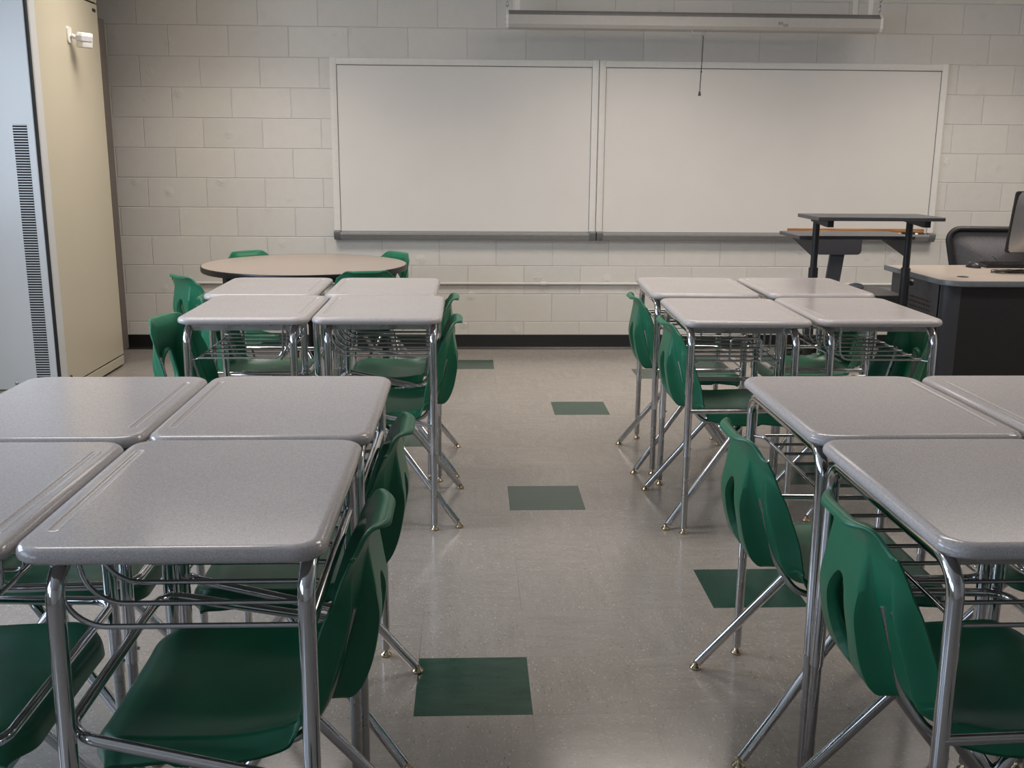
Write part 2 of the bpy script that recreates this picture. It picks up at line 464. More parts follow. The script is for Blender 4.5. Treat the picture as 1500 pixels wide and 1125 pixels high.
# ------------------------------------------------------------------ projection screen
t = thing('projection_screen', 'long grey roller projection screen case mounted high above the whiteboards', 'projection screen', (1.49, 7.06, 2.255))
h = 1.235
p = [(0.055, -0.05), (0.055, 0.045), (0.035, 0.058), (-0.03, 0.058), (-0.052, 0.040), (-0.058, 0.030), (-0.058, -0.028), (-0.045, -0.048), (-0.03, -0.054), (0.04, -0.054)]
obj('case', prism(p, 'x', -h, h), M['screen_case'], t, 25)
obj('case_top', prism([(0.03, 0.0585), (-0.031, 0.0595), (-0.054, 0.042), (-0.0592, 0.0305), (-0.0575, 0.030), (-0.052, 0.041), (-0.03, 0.0583)], 'x', -h + 0.001, h - 0.001), M['screen_top'], t, 25)
for s in (-1, 1):
    b = prism([(q * 1.04, z * 1.05) for q, z in p], 'x', s * h, s * (h + 0.018))
    ec = obj('end_cap', b, M['alu'], t, 30)
    for dz in (-0.03, 0.0, 0.03):
        obj('screw', lathe([(0.004, 0), (0.004, 0.003), (0, 0.004)], (s * (h + 0.018), -0.045, dz), 8, (s, 0, 0)), M['rivet'], ec, 40)
    b = box((s * (h - 0.06) - 0.016, -0.02, 0.058), (s * (h - 0.06) + 0.016, -0.014, 0.26), 0.001)
    add_box(b, (s * (h - 0.06) - 0.016, -0.02, 0.235), (s * (h - 0.06) + 0.016, W - 7.06, 0.26), 0.001)
    add_box(b, (s * (h - 0.06) - 0.02, W - 7.06 - 0.006, 0.05), (s * (h - 0.06) + 0.02, W - 7.06, 0.33), 0.001)
    obj('wall_bracket', b, M['alu'], t)
    # short hook chain
    b = bmesh.new(); sx = s * (h + 0.008)
    for k in range(5):
        z = 0.07 + k * 0.03
        ring = [Vector((sx + (0.008 * math.cos(a) if k % 2 else 0), -0.01 + (0 if k % 2 else 0.008 * math.cos(a)), z + 0.018 * math.sin(a))) for a in [2 * PI * q / 10 for q in range(11)]]
        add_tube(b, ring, 0.0025, 6)
    obj('hanging_chain', b, M['chrome_dull'], t, 60)
b = tube(fillet([(-0.015, -0.03, -0.05), (-0.017, -0.03, -0.083), (0.072, -0.03, -0.083), (0.074, -0.03, -0.05)], 0.006), 0.0028, 8)
bail = obj('bail_handle', b, M['chrome_dull'], t, 60)
b = tube([(0.06, -0.03, -0.085), (0.058, -0.03, -0.25), (0.052, -0.03, -0.44)], 0.0028, 6)
add_lathe(b, [(0.004, -0.006), (0.006, 0), (0.004, 0.006)], (0.0565, -0.03, -0.315), 8)
cd = obj('pull_cord', b, M['cord'], t, 60)
obj('cord_knob', lathe([(0.003, 0.03), (0.006, 0.027), (0.010, 0.006), (0.011, 0.0)], (0.052, -0.03, -0.47), 12), M['dark_plastic'], cd, 40)
for x, z in ((0.565, -0.005), (0.60, -0.017)):
    obj('sticker', box((x - 0.016, -0.0592, z - 0.009), (x + 0.016, -0.058, z + 0.009)), M['tray'], t)

# ------------------------------------------------------------------ tall cabinet at the left
CX, CY0, CY1 = -2.305, 5.68, 6.745
t = thing('ventilation_cabinet', 'tall cream and pale grey steel ventilation cabinet with grille at left wall', 'cabinet', (CX, CY0, 0))
hc = 2.74
wd = 0.95  # extends to the left
obj('body', box((-wd, 0.03, 0.085), (-0.012, CY1 - CY0, hc), 0.004), M['cab_dark'], t)
obj('side_panel', box((-0.014, 0.105, 0.078), (0, CY1 - CY0, 2.275), 0.004), M['cab_side'], t)
obj('side_panel', box((-0.014, 0.105, 2.285), (0, CY1 - CY0, hc), 0.004), M['cab_side'], t)
obj('corner_post', prism([(0.003, 0.105), (-0.001, 0.105), (-0.012, 0.105), (-0.012, 0.022), (-0.004, 0.022), (0.003, 0.03)], 'z', 0.078, hc), M['cab_front'], t)
fp = obj('front_panel', box((-wd, 0.0, 0.078), (-0.012, 0.03, hc), 0.006), M['cab_front'], t)
b = bmesh.new(); gx0, gx1 = -0.127, -0.052
add_box(b, (gx0, -0.0012, 0.12), (gx1, 0.001, 1.53))
obj('grille_recess', b, M['cab_dark'], fp)
b = bmesh.new()
n = 100
for k in range(n):
    z = 0.122 + (1.408) * k / n
    add_box(b, (gx0, -0.004, z + 0.0078), (gx1, 0.0, z + 0.0128))
obj('louvre_grille', b, M['cab_front'], fp)
obj('seam_strip', box((-0.012, -0.001, 0.078), (-0.002, 0.024, hc), 0.0), M['cab_dark'], t)
obj('plinth', box((-wd, 0.02, 0.012), (-0.001, CY1 - CY0, 0.07), 0.003), M['cab_side'], t)
obj('plinth_shadow_gap', box((-wd, 0.03, 0.0), (-0.014, CY1 - CY0 - 0.01, 0.0125)), M['cab_dark'], t)
obj('panel_gap', box((-wd, 0.03, 0.07), (-0.013, CY1 - CY0 - 0.002, 0.0851)), M['cab_dark'], t)
obj('rear_flange', box((-0.03, CY1 - CY0, 0.1), (0.004, CY1 - CY0 + 0.10, 2.2), 0.002), M['flange'], t)
obj('lock_knob', lathe([(0.011, 0), (0.011, 0.006), (0.006, 0.010)], (0.0, 0.15, 0.12), 12, (1, 0, 0)), M['dark_plastic'], t, 40)
obj('maker_badge', prism(rrect(0.028, 0.010, 0.009, 5, CY1 - CY0 - 0.06, 2.235), 'x', 0, 0.002), M['dark_plastic'], t)
obj('lock_knob', lathe([(0.010, 0), (0.010, 0.004), (0.005, 0.006)], (-0.24, 0, 0.115), 12, (0, -1, 0)), M['rivet'], t, 40)
# motion sensor on the cabinet side
t = thing('motion_sensor', 'small white motion sensor on a swivel bracket high on the cream cabinet', 'sensor', (CX + 0.001, 6.24, 2.045))
obj('mount_plate', prism(rrect(0.030, 0.045, 0.018, 5), 'x', 0, 0.008), M['sensor'], t)
b = tube([(0.012, 0.0, 0.0), (0.03, 0.015, -0.012), (0.045, 0.02, -0.015)], 0.012, 12)
obj('swivel_arm', b, M['sensor'], t, 40)
b = bmesh.new()
R = Matrix.Rotation(-0.55, 4, 'Z') @ Matrix.Rotation(0.12, 4, 'Y')
add_box(b, (-0.028, -0.036, -0.05), (0.028, 0.042, 0.036), 0.010, 3)
bmesh.ops.transform(b, matrix=Matrix.Translation((0.075, 0.03, -0.02)) @ R, verts=b.verts[:])
hd = obj('housing', b, M['sensor'], t, 40)
b = box((0.012, -0.0415, -0.014), (0.0 + 0.0265, 0.036, 0.028), 0.004)
b2 = bmesh.new(); add_box(b2, (-0.022, -0.043, -0.015), (0.0315, 0.034, 0.022), 0.006); b.free()
bmesh.ops.transform(b2, matrix=Matrix.Translation((0.075, 0.03, -0.02)) @ R, verts=b2.verts[:])
obj('lens_window', b2, M['lens'], hd)

# ------------------------------------------------------------------ student desks
ZT = 0.815; DX, DY = 0.237, 0.307
def glide_bm(x, y, z0=0.0):
    return lathe([(0.0150, 0.0), (0.0165, 0.003), (0.0152, 0.0065), (0.008, 0.011), (0.006, 0.022)], (x, y, z0), 14)
def make_desk(name, label, kind, loc, rotz, group):
    """kind 'round' : rods sweep up in a curve, kind 'square' : rods with tight corners and side loops, 'plain' : without the loops.  -x = sitting side"""
    t = thing(name, label, 'desk', loc, rotz, group)
    fn = lambda i: rrect(DX - i, DY - i, 0.052 - i * 0.8, 8)
    prof = [(0.021, ZT), (0.0165, ZT), (0.010, ZT - 0.0012), (0.005, ZT - 0.0042), (0.0015, ZT - 0.009), (0.0, ZT - 0.0145), (0.001, ZT - 0.020), (0.005, ZT - 0.0245), (0.012, ZT - 0.027)]
    gr = lambda i: rrect(0.0125 - i, 0.227 - i, 0.0115 - i, 6, DX - 0.040, 0.0)
    b = add_slab(bmesh.new(), fn, prof, [(gr, [(0.0018, 0.0), (0.0028, 0.0005), (0.0038, 0.0005), (0.0050, -0.0002), (0.0075, -0.0014), (0.0100, -0.0018)])])
    obj('desktop', b, M['desk'], t, 32)
    xs, xf = -DX + 0.033, DX - 0.058     # sitting-side and far-side leg planes
    yl = DY - 0.030
    for x in (xs, xf):
        for s in (-1, 1):
            foot = 0.016
            zk = 0.30
            top = Vector((x, s * yl, ZT - 0.045)); ft = Vector((x, s * (yl + foot), 0.022))
            d = (ft - top)
            mid = top + d * ((top.z - zk) / (top.z - ft.z))
            path = fillet([(x, 0, ZT - 0.045), top, mid], 0.055, 8)
            lg = obj('leg', tube(path, 0.0142, 16), M['chrome'], t, 50)
            ext = tube([mid + (top - mid) * 0.1, ft], 0.0118, 14)
            e_ = obj('leg_extension', ext, M['chrome_dull'], lg, 50)
            b = lathe([(0.0135, 0.024), (0.0135, 0.040)], (ft.x, ft.y - s * 0.001, 0), 14)
            obj('glide', glide_bm(ft.x, ft.y), M['glide'], lg, 50)
            b.free()
            b = lathe([(0.004, 0), (0.004, 0.004), (0.002, 0.006)], (mid.x + 0.012, mid.y - s * 0.003, zk + 0.03), 8, (1, 0, 0))
            obj('height_button', b, M['chrome_dull'], lg, 50)
    for s in (-1, 1):
        b = bmesh.new(); y = s * (DY - 0.075)
        add_prism(b, [(y - 0.012, ZT - 0.0275), (y + 0.012, ZT - 0.0275), (y + 0.012, ZT - 0.0295), (y - 0.010, ZT - 0.0295), (y - 0.010, ZT - 0.056), (y - 0.012, ZT - 0.056)], 'x', -DX + 0.03, DX - 0.05)
        obj('support_channel', b, M['chrome_dull'], t)
    zb = ZT - 0.148
    n = 7; ys_ = [(-1 + 2 * k / (n - 1)) * (DY - 0.052) for k in range(n)]
    if kind == 'round':
        for y in ys_:
            pts = fillet([(xs + 0.004, y, zb), (xf - 0.01, y, zb), (xf + 0.012, y, ZT - 0.03)], [0.085], 9)
            obj('basket_rod', tube(pts, 0.0047, 8), M['wire'], t, 60)
        obj('basket_rail', tube([(xs, -yl - 0.004, zb - 0.002), (xs, -yl + 0.06, zb), (xs, yl - 0.06, zb), (xs, yl + 0.004, zb - 0.002)], 0.0105, 12), M['chrome'], t, 50)
        z1, z2 = 0.487, 0.405
        pts = fillet([(xs, -yl - 0.012, z2), (xf + 0.012, -yl + 0.012, z1), (xf + 0.012, yl - 0.012, z1), (xs, yl + 0.012, z2)], 0.055, 8)
        obj('brace', tube(pts, 0.0100, 12), M['chrome'], t, 50)
    else:
        zb -= 0.008
        for k, y in enumerate(ys_):
            xe = xf - 0.045
            pts = fillet([(xs + 0.03, y, zb), (xe, y, zb), (xe + 0.006, y, ZT - 0.03)], [0.016 if kind == 'square' else 0.035], 6)
            obj('basket_rod', tube(pts, 0.0042, 8), M['wire'], t, 60)
        for s in ((-1, 1) if kind == 'square' else ()):
            y = s * (DY - 0.046)
            pts = fillet([(-0.06, y, zb + 0.001), (-0.055, y, zb + 0.085), (0.055, y, zb + 0.085), (0.06, y, zb + 0.001)], 0.014, 5)
            obj('basket_side_loop', tube(pts, 0.0040, 8), M['wire'], t, 60)
        obj('basket_rail', tube(fillet([(xs, -yl, zb - 0.004), (xs + 0.03, -yl + 0.03, zb - 0.004), (xs + 0.03, yl - 0.03, zb - 0.004), (xs, yl, zb - 0.004)], 0.02), 0.0048, 10), M['wire'], t, 50)
        obj('basket_rail', tube([(xf - 0.05, -yl + 0.03, zb - 0.006), (xf - 0.05, yl - 0.03, zb - 0.006)], 0.0042, 8), M['wire'], t, 50)
        z1 = 0.474
        pts = fillet([(xs, -yl - 0.012, z1), (xf + 0.012, -yl + 0.006, z1), (xf + 0.012, yl - 0.006, z1), (xs, yl + 0.012, z1)], 0.05, 8)
        obj('brace', tube(pts, 0.0092, 12), M['chrome'], t, 50)
    return t
GD = 'student desks pushed together in blocks'
LD = 'speckled grey student desk '
desks = [  # kind, x, y, rot(deg), label
 ('round', -0.458, 1.752, 180, LD + 'with green seat under it, in the left foreground'),
 ('square', -0.937, 1.742, 0, LD + 'cut off by the left edge at the bottom corner'),
 ('round', -0.445, 2.372, 180, LD + 'left of the aisle, behind the biggest foreground desk'),
 ('plain', -0.924, 2.366, 0, LD + 'at the left edge in front of the tall cabinet'),
 ('plain', -0.822, 3.946, 0, LD + 'left desk of the left middle block, with flat wire basket'),
 ('round', -0.340, 3.948, 180, LD + 'beside the aisle with curved wire basket facing us, left block'),
 ('plain', -0.884, 4.566, 0, LD + 'in back row left, its top just before the round table'),
 ('round', -0.378, 4.566, 180, LD + 'in back row left, right of its pair by the aisle'),
 ('plain', 0.968, 1.738, 0, LD + 'nearest on the right of the aisle, front right'),
 ('plain', 1.462, 1.744, 180, LD + 'mostly hidden beyond the right edge beside the nearest right desk'),
 ('plain', 0.968, 2.360, 0, LD + 'right of the aisle, behind the nearest right desk'),
 ('plain', 1.456, 2.366, 180, LD + 'at the right edge with long pencil groove showing'),
 ('square', 1.016, 3.884, -1.5, LD + 'right of the aisle with small wire loop on its basket'),
 ('plain', 1.505, 3.905, 180, LD + 'in front of the black teacher desk, corner overlapping it'),
 ('square', 1.030, 4.612, -2.5, LD + 'farthest right row, left of its pair before the whiteboard'),
 ('plain', 1.530, 4.612, 180, LD + 'farthest right row, in front of the black lectern'),
]
proto = {}
for kind, x, y, r, lab in desks:
    if kind not in proto: proto[kind] = make_desk('student_desk', lab, kind, (x, y, 0), math.radians(r), GD)
    else: dup(proto[kind], (x, y, 0), math.radians(r), lab, GD)

# ------------------------------------------------------------------ green school chairs
def catmull(P, n):
    out = []
    for i in range(len(P) - 1):
        p0, p1, p2, p3 = P[max(0, i - 1)], P[i], P[i + 1], P[min(len(P) - 1, i + 2)]
        for k in range(n):
            t = k / n
            out.append(tuple(0.5 * (2 * b + (c - a) * t + (2 * a - 5 * b + 4 * c - d) * t * t + (-a + 3 * b - 3 * c + d) * t ** 3) for a, b, c, d in zip(p0, p1, p2, p3)))
    out.append(tuple(P[-1])); return out
def sm(a, b, x):
    t = max(0.0, min(1.0, (x - a) / (b - a))); return t * t * (3 - 2 * t)
def shell_bm():
    # x, z, half width, side wrap, panel push-back
    P = [(-0.254, 0.762, 0.152, 0.018, 0), (-0.253, 0.768, 0.154, 0.020, 0), (-0.246, 0.773, 0.156, 0.022, 0), (-0.234, 0.769, 0.158, 0.024, 0),
         (-0.224, 0.755, 0.161, 0.028, 0), (-0.216, 0.734, 0.166, 0.034, 0.001), (-0.212, 0.705, 0.171, 0.038, 0.008), (-0.207, 0.664, 0.176, 0.043, 0.020),
         (-0.197, 0.615, 0.181, 0.050, 0.038), (-0.186, 0.565, 0.186, 0.056, 0.043), (-0.174, 0.52, 0.191, 0.058, 0.044), (-0.161, 0.486, 0.196, 0.053, 0.041), (-0.152, 0.470, 0.198, 0.050, 0.030),
         (-0.140, 0.455, 0.201, 0.047, 0.003), (-0.107, 0.433, 0.207, 0.041, 0.0), (-0.06, 0.423, 0.214, 0.036, 0), (0.0, 0.422, 0.221, 0.029, 0),
         (0.07, 0.428, 0.226, 0.022, 0), (0.14, 0.434, 0.228, 0.016, 0), (0.19, 0.438, 0.227, 0.012, 0), (0.220, 0.434, 0.224, 0.010, 0),
         (0.235, 0.422, 0.220, 0.008, 0), (0.240, 0.396, 0.217, 0.007, 0)]
    S = catmull(P, 6); ns = len(S)
    ts = [-1.0, -0.998, -0.985, -0.965, -0.94, -0.91, -0.88, -0.86, -0.845, -0.83, -0.81, -0.79, -0.76, -0.71, -0.66, -0.62, -0.595, -0.575, -0.555, -0.535, -0.515, -0.49, -0.45, -0.40, -0.35, -0.30, -0.25, -0.20, -0.15, -0.10, -0.05, 0.0]
    ts = ts + [-a for a in ts[-2::-1]]
    nt = len(ts)
    b = bmesh.new(); V = []
    for i, (x, z, w, cup, push) in enumerate(S):
        a, c = S[max(0, i - 1)], S[min(ns - 1, i + 1)]
        tx, tz = c[0] - a[0], c[1] - a[1]; L = math.hypot(tx, tz); tx /= L; tz /= L
        nx, nz = -tz, tx          # towards the sitter
        if i < 28: k = sm(12, 28, i); nx, nz = nx * k + (1 - k), nz * k     # rim: wrap straight forward
        L = math.hypot(nx, nz); nx /= L; nz /= L
        row = []
        top = (1 - sm(0.0, 0.16, 0.774 - z)) if i < ns * 0.5 else 0
        fr = sm(0.12, 0.240, x)
        seat = sm(-0.180, -0.105, x)
        ridge = (1 - sm(0.60, 0.73, z)) * (1 - sm(-0.15, -0.06, x))
        for j, t in enumerate(ts):
            at = abs(t)
            off = cup * (max(0.0, at - 0.45) / 0.55) ** 1.7 - push * (1 - sm(0.495, 0.54, at))
            # sharp ridge beside the recess that holds the back tube
            off -= 0.020 * ridge * sm(0.77, 0.845, at) * (1 - sm(0.845, 1.0, at))
            # turned-down seat sides
            y = t * w
            dz = -0.040 * top * sm(0.55, 1.0, at) ** 1.8 - (0.044 if x < 0.1 else min(0.044, max(0.0, z - 0.394))) * seat * sm(0.915, 1.0, at) ** 1.3   # rounded top corners
            dx = -0.034 * fr * sm(0.62, 1.0, at) ** 2      # rounded front corners
            zz = z + (0.773 + (12 - i) * 0.0003 - z) * sm(0.35, 0.95, at) if i < 12 else z
            if i < 12: x_ = x + (-0.246 - x) * sm(0.35, 0.95, at)
            else: x_ = x
            xx = x_ if i > 30 else -0.217 + (x_ + 0.217) * (1 - 0.9 * sm(0.3, 1.0, at)) if x_ < -0.217 else x_
            row.append(b.verts.new((xx + nx * off + dx, y, zz + nz * off + dz)))
        V.append(row)
    # tear shaped hole in the back panel
    cz, hz, hy = 0.566, 0.090, 0.052
    prof_ = [(q[1], q[0] - q[4]) for q in S if q[0] < -0.13 and q[1] < 0.745]
    def xat(z):
        for (za, xa_), (zb_, xb_) in zip(prof_, prof_[1:]):
            if zb_ <= z <= za: return xa_ + (xb_ - xa_) * (z - za) / (zb_ - za)
        return prof_[-1][1]
    def inside(y, z):
        q = (z - cz) / hz
        wd_ = hy * (1.0 - 0.10 * q * q if q > 0 else 1.0 + 0.35 * q * abs(q))
        return math.sqrt((y / wd_) ** 2 + q * q), wd_
    dead = set()
    for i in range(ns - 1):
        if S[i][1] > 0.72 or S[i][0] > -0.12: continue
        for j in range(nt - 1):
            ym = (ts[j] * S[i][2] + ts[j + 1] * S[i][2]) / 2; zm = (S[i][1] + S[i + 1][1]) / 2
            if inside(ym, zm)[0] < 1.0: dead.add((i, j))
    for i in range(ns - 1):
        for j in range(nt - 1):
            if (i, j) not in dead: b.faces.new((V[i][j], V[i + 1][j], V[i + 1][j + 1], V[i][j + 1]))
    hv = set()
    for (i, j) in dead:
        for a, c in ((i, j), (i + 1, j), (i, j + 1), (i + 1, j + 1)):
            if V[a][c].link_faces: hv.add((a, c))
    for a, c in hv:
        v = V[a][c]; y = ts[c] * S[a][2]; z = S[a][1]
        d, wd_ = inside(y, z)
        if d < 1e-4: continue
        v.co.y = y / d; z2 = cz + (z - cz) / d
        v.co.x += xat(z2) - xat(z); v.co.z += z2 - z
    bmesh.ops.delete(b, geom=[v for v in b.verts if not v.link_faces], context='VERTS')
    # the hole is edged by a wall turned in towards the sitter
    he = [e for e in b.edges if e.is_boundary and all(abs(v.co.y) < 0.075 and 0.44 < v.co.z < 0.70 and v.co.x < -0.1 for v in e.verts)]
    for dx, q in ((0.004, 0.03), (0.010, 0.045), (0.020, 0.05)):
        r = bmesh.ops.extrude_edge_only(b, edges=he)
        ve = [g for g in r['geom'] if isinstance(g, bmesh.types.BMVert)]
        d0 = dx - (0 if dx == 0.004 else (0.004 if dx == 0.010 else 0.010))
        for v in ve: v.co += Vector((d0, -v.co.y * q, 0.24 * d0 - (v.co.z - cz) * q))
        he = [g for g in r['geom'] if isinstance(g, bmesh.types.BMEdge)]
    return b
def make_chair(label, loc, rotz, group):
    t = thing('school_chair', label, 'chair', loc, rotz, group)
    sh = obj('seat_shell', shell_bm(), M['green'], t, 60)
    md = sh.modifiers.new('thick', 'SOLIDIFY'); md.thickness = 0.0048; md.offset = 0
    for s in (-1, 1):
        rv = lathe([(0.0062, 0), (0.0062, 0.002), (0.003, 0.004)], (-0.186, s * 0.136, 0.628), 12, (-1, 0, -0.2))
        obj('rivet', rv, M['rivet'], sh, 40)
        # rear and front legs: half of an upside-down U each, splayed
        for nm, xg, yg, xt, yt in (('rear', -0.235, 0.232, 0.045, 0.165), ('front', 0.245, 0.215, -0.035, 0.150)):
            top = Vector((xt, s * yt, 0.392)); ft = Vector((xg, s * yg, 0.020))
            path = fillet([(xt, 0, 0.392), top, ft], 0.04, 7)
            lg = obj('leg', tube(path, 0.0126, 14), M['chrome'], t, 50)
            ax = (ft - top).normalized()
            obj('glide', glide_bm(ft.x + ax.x * 0.012, ft.y + ax.y * 0.012), M['glide'], lg, 50)
        path = fillet([(0.13, s * 0.165, 0.402), (-0.105, s * 0.150, 0.404), (-0.150, s * 0.116, 0.475), (-0.192, s * 0.110, 0.632)], [0.06, 0.10], 8)
        obj('back_support', tube(path, 0.0078, 12), M['chrome_dull'], t, 50)
    return t
GC = 'green chairs tucked under the student desks'
GT = 'green chairs around the round table'
GP = 'green plastic school chair '
chairs = [
 (-0.395, 1.745, 180, GP + 'in the left foreground, seat seen under the biggest desk', GC),
 (-0.388, 2.335, 180, GP + 'left of aisle, rear leg touching nearest green tile', GC),
 (-0.285, 3.915, 180, GP + 'at the aisle in left middle block, nearer of the two', GC),
 (-0.305, 4.535, 180, GP + 'at the aisle in left middle block, farther of the two', GC),
 (-0.985, 1.760, 0, GP + 'at the lower left corner, only its seat showing', GC),
 (-0.985, 2.370, 0, GP + 'hidden under the desk at the left edge, before the tall cabinet', GC),
 (-0.965, 3.895, -13, GP + 'left of the left middle block, its back beside the cabinet', GC),
 (-0.945, 4.545, 0, GP + 'whose top edge barely shows left of the back left desk', GC),
 (0.912, 1.725, 0, GP + 'nearest on the right of the aisle, oval back hole showing', GC),
 (0.868, 2.335, 0, GP + 'right of the aisle, rear leg over a dark green tile', GC),
 (0.987, 3.875, 0, GP + 'at the aisle in right middle block, nearer of the two', GC),
 (0.975, 4.575, 0, GP + 'at the aisle in right middle block, farther of the two', GC),
 (1.53, 1.745, 180, GP + 'under the nearest desks at the lower right edge', GC),
 (1.53, 2.370, 180, GP + 'under the desk with the pencil groove at right edge', GC),
 (1.567, 3.935, 180, GP + 'under the desk in front of the black teacher desk', GC),
 (1.597, 4.605, 180, GP + 'under the farthest right desk, before the lectern', GC),
 (-1.32, 5.44, 40, GP + 'left of the round table, turned sideways with clear back hole', GT),
 (-1.285, 6.45, -49, GP + 'behind the round table by the wall, left of the pair', GT),
 (-0.635, 6.435, 220, GP + 'behind the right rim of the round table', GT),
 (-0.60, 5.74, 100, GP + 'in front of the round table, back towards us', GT),
]
first = None
for x, y, r, lab, g in chairs:
    if first is None: first = make_chair(lab, (x, y, 0), math.radians(r), g)
    else: dup(first, (x, y, 0), math.radians(r), lab, g, (1, 1, 0.978) if abs(x - 0.868) < 0.001 else (1, 1, 1))

# ------------------------------------------------------------------ round table
t = thing('round_table', 'round table with taupe top, black edge and black legs near the back wall', 'table', (-0.985, 6.14, 0))
zr = 0.745; R_ = 0.605
obj('tabletop', lathe([(0, zr), (R_ - 0.004, zr), (R_ - 0.004, zr - 0.03), (0, zr - 0.03)], (0, 0, 0), 72), M['tt_top'], t, 40)
b = bmesh.new(); seg = 72
pf = [(R_ - 0.005, zr + 0.0005), (R_ - 0.001, zr - 0.001), (R_, zr - 0.004), (R_, zr - 0.028), (R_ - 0.003, zr - 0.033), (R_ - 0.012, zr - 0.033)]
add_lathe(b, pf, (0, 0, 0), seg)
for f in [f for f in b.faces if len(f.verts) > 4]: b.faces.remove(f)
obj('edge_band', b, M['black_edge'], t, 40)
for a in (180, 270, 0, 96):
    x, y = 0.47 * math.cos(math.radians(a)), 0.47 * math.sin(math.radians(a))
    b = tube([(x, y, zr - 0.032), (x, y, 0.30)], 0.026, 18); add_tube(b, [(x, y, 0.31), (x, y, 0.012)], 0.021, 18)
    lg = obj('leg', b, M['black'], t, 50)
    obj('glide', glide_bm(x, y), M['glide'], lg, 50)
b = bmesh.new()
for s in (-1, 1):
    add_box(b, (-0.30, s * 0.30 - 0.012, zr - 0.075), (0.30, s * 0.30 + 0.012, zr - 0.031)); add_box(b, (s * 0.30 - 0.012, -0.30, zr - 0.075), (s * 0.30 + 0.012, 0.30, zr - 0.031))
obj('apron', b, M['black'], t)

# ------------------------------------------------------------------ teacher desk
DXL, DYF, DYB = 2.535, 5.31, 6.135
t = thing('teacher_desk', 'black steel teacher desk with beige laminate top and grey edge', 'desk', (DXL, DYF, 0))
L, D, zt = 1.65, DYB - DYF, 0.75
def corner(i):
    r = 0.12
    pts = []
    for k in range(9):
        a = PI + PI / 2 * k / 8
        pts.append((i + r - i * 0 + (r - i) * math.cos(a) - 0 * i, r + (r - i) * math.sin(a)))
    # pts run from left edge (x=i,y=r) to front edge (x=r,y=i)
    return pts + [(L - i, i), (L - i, D - i), (i, D - i)]
b = add_slab(bmesh.new(), corner, [(0.004, zt), (0.004, zt - 0.03)])
obj('desktop', b, M['desk_lam'], t, 30)
b = bmesh.new(); rings = []
for ins, z in ((0.0045, zt + 0.0004), (0.001, zt - 0.001), (0.0, zt - 0.005), (0.0, zt - 0.027), (0.003, zt - 0.031), (0.03, zt - 0.031)):
    rings.append([b.verts.new((x, y, z)) for x, y in corner(ins)])
for p_, q_ in zip(rings, rings[1:]):
    for k in range(len(p_)): k2 = (k + 1) % len(p_); b.faces.new((p_[k], p_[k2], q_[k2], q_[k]))
obj('edge_band', b, M['edge_band'], t, 40)
obj('modesty_panel', box((0.10, 0.062, 0.13), (L - 0.05, 0.085, zt - 0.031), 0.002), M['panel_black'], t)
ep = obj('end_panel', box((0.03, 0.10, 0.13), (0.052, D - 0.06, zt - 0.031), 0.002), M['panel_grey'], t)
b = bmesh.new()
for r_ in range(5):
    for c_ in range(12):
        add_box(b, (0.0285, 0.22 + c_ * 0.032, 0.50 + r_ * 0.026), (0.0305, 0.238 + c_ * 0.032, 0.508 + r_ * 0.026))
obj('vent_slots', b, M['panel_black'], ep)
pp = [(0.03, 0.13), (0.03, 0.115)] + [(0.03 + 0.06 + 0.06 * math.cos(PI + PI / 2 * k / 6), 0.115 + 0.055 * math.sin(PI + PI / 2 * k / 6)) for k in range(1, 7)] + [(0.12, 0.06), (0.12, 0.10), (0.06, 0.13)]
obj('corner_post', prism(pp, 'z', 0.09, zt - 0.031), M['panel_grey'], t, 40)
obj('end_panel', box((L - 0.052, 0.10, 0.13), (L - 0.03, D - 0.06, zt - 0.031), 0.002), M['panel_grey'], t)
for x, y in ((0.075, 0.13), (0.075, D - 0.12), (0.42, 0.20), (0.55, 0.16), (L - 0.08, 0.13), (L - 0.08, D - 0.12)):
    b = bmesh.new()
    add_lathe(b, [(0.010, 0.05), (0.010, 0.135)], (x, y, 0), 12)
    add_lathe(b, [(0.004, -0.012), (0.034, -0.012), (0.037, -0.008), (0.037, 0.008), (0.034, 0.012), (0.004, 0.012)], (x + 0.012, y, 0.037), 18, (0.3, 1, 0))
    add_box(b, (x - 0.014, y - 0.016, 0.055), (x + 0.03, y + 0.016, 0.078), 0.004)
    obj('caster', b, M['dark_plastic'], t, 40)
obj('grommet', lathe([(0.030, 0), (0.032, 0.0015), (0.026, 0.003), (0.0, 0.0025)], (0.19, 0.20, zt), 24), M['dark_plastic'], t, 40)

# computer on the desk
ix, iy = 3.40, 5.80
t = thing('computer_monitor', 'silver all-in-one computer seen from behind, at the right edge', 'computer', (ix, iy, zt), math.radians(8))
# back shell: bulged silver panel towards the viewer, tilted
hw, z0, z1 = 0.325, 0.115, 0.46
b = bmesh.new(); nx_, nz_ = 22, 14; G = []
for i in range(nx_ + 1):
    col = []
    for k in range(nz_ + 1):
        u, v = -1 + 2 * i / nx_, -1 + 2 * k / nz_
        bul = 0.040 * (1 - abs(u) ** 2.5) * (1 - 0.75 * abs(v) ** 3)
        col.append(b.verts.new((u * hw, -0.006 - bul, (z0 + z1) / 2 + v * (z1 - z0) / 2)))
    G.append(col)
for i in range(nx_):
    for k in range(nz_): b.faces.new((G[i][k], G[i + 1][k], G[i + 1][k + 1], G[i][k + 1]))
T = Matrix.Rotation(math.radians(7), 4, 'X')
bmesh.ops.transform(b, matrix=Matrix.Translation((0, 0, z0)) @ T @ Matrix.Translation((0, 0, -z0)), verts=b.verts[:])
obj('back_shell', b, M['silver'], t, 60)
b = bmesh.new(); add_prism(b, rrect(hw + 0.004, (z1 - z0) / 2 + 0.004, 0.016, 5, 0, (z0 + z1) / 2), 'y', -0.008, 0.003)
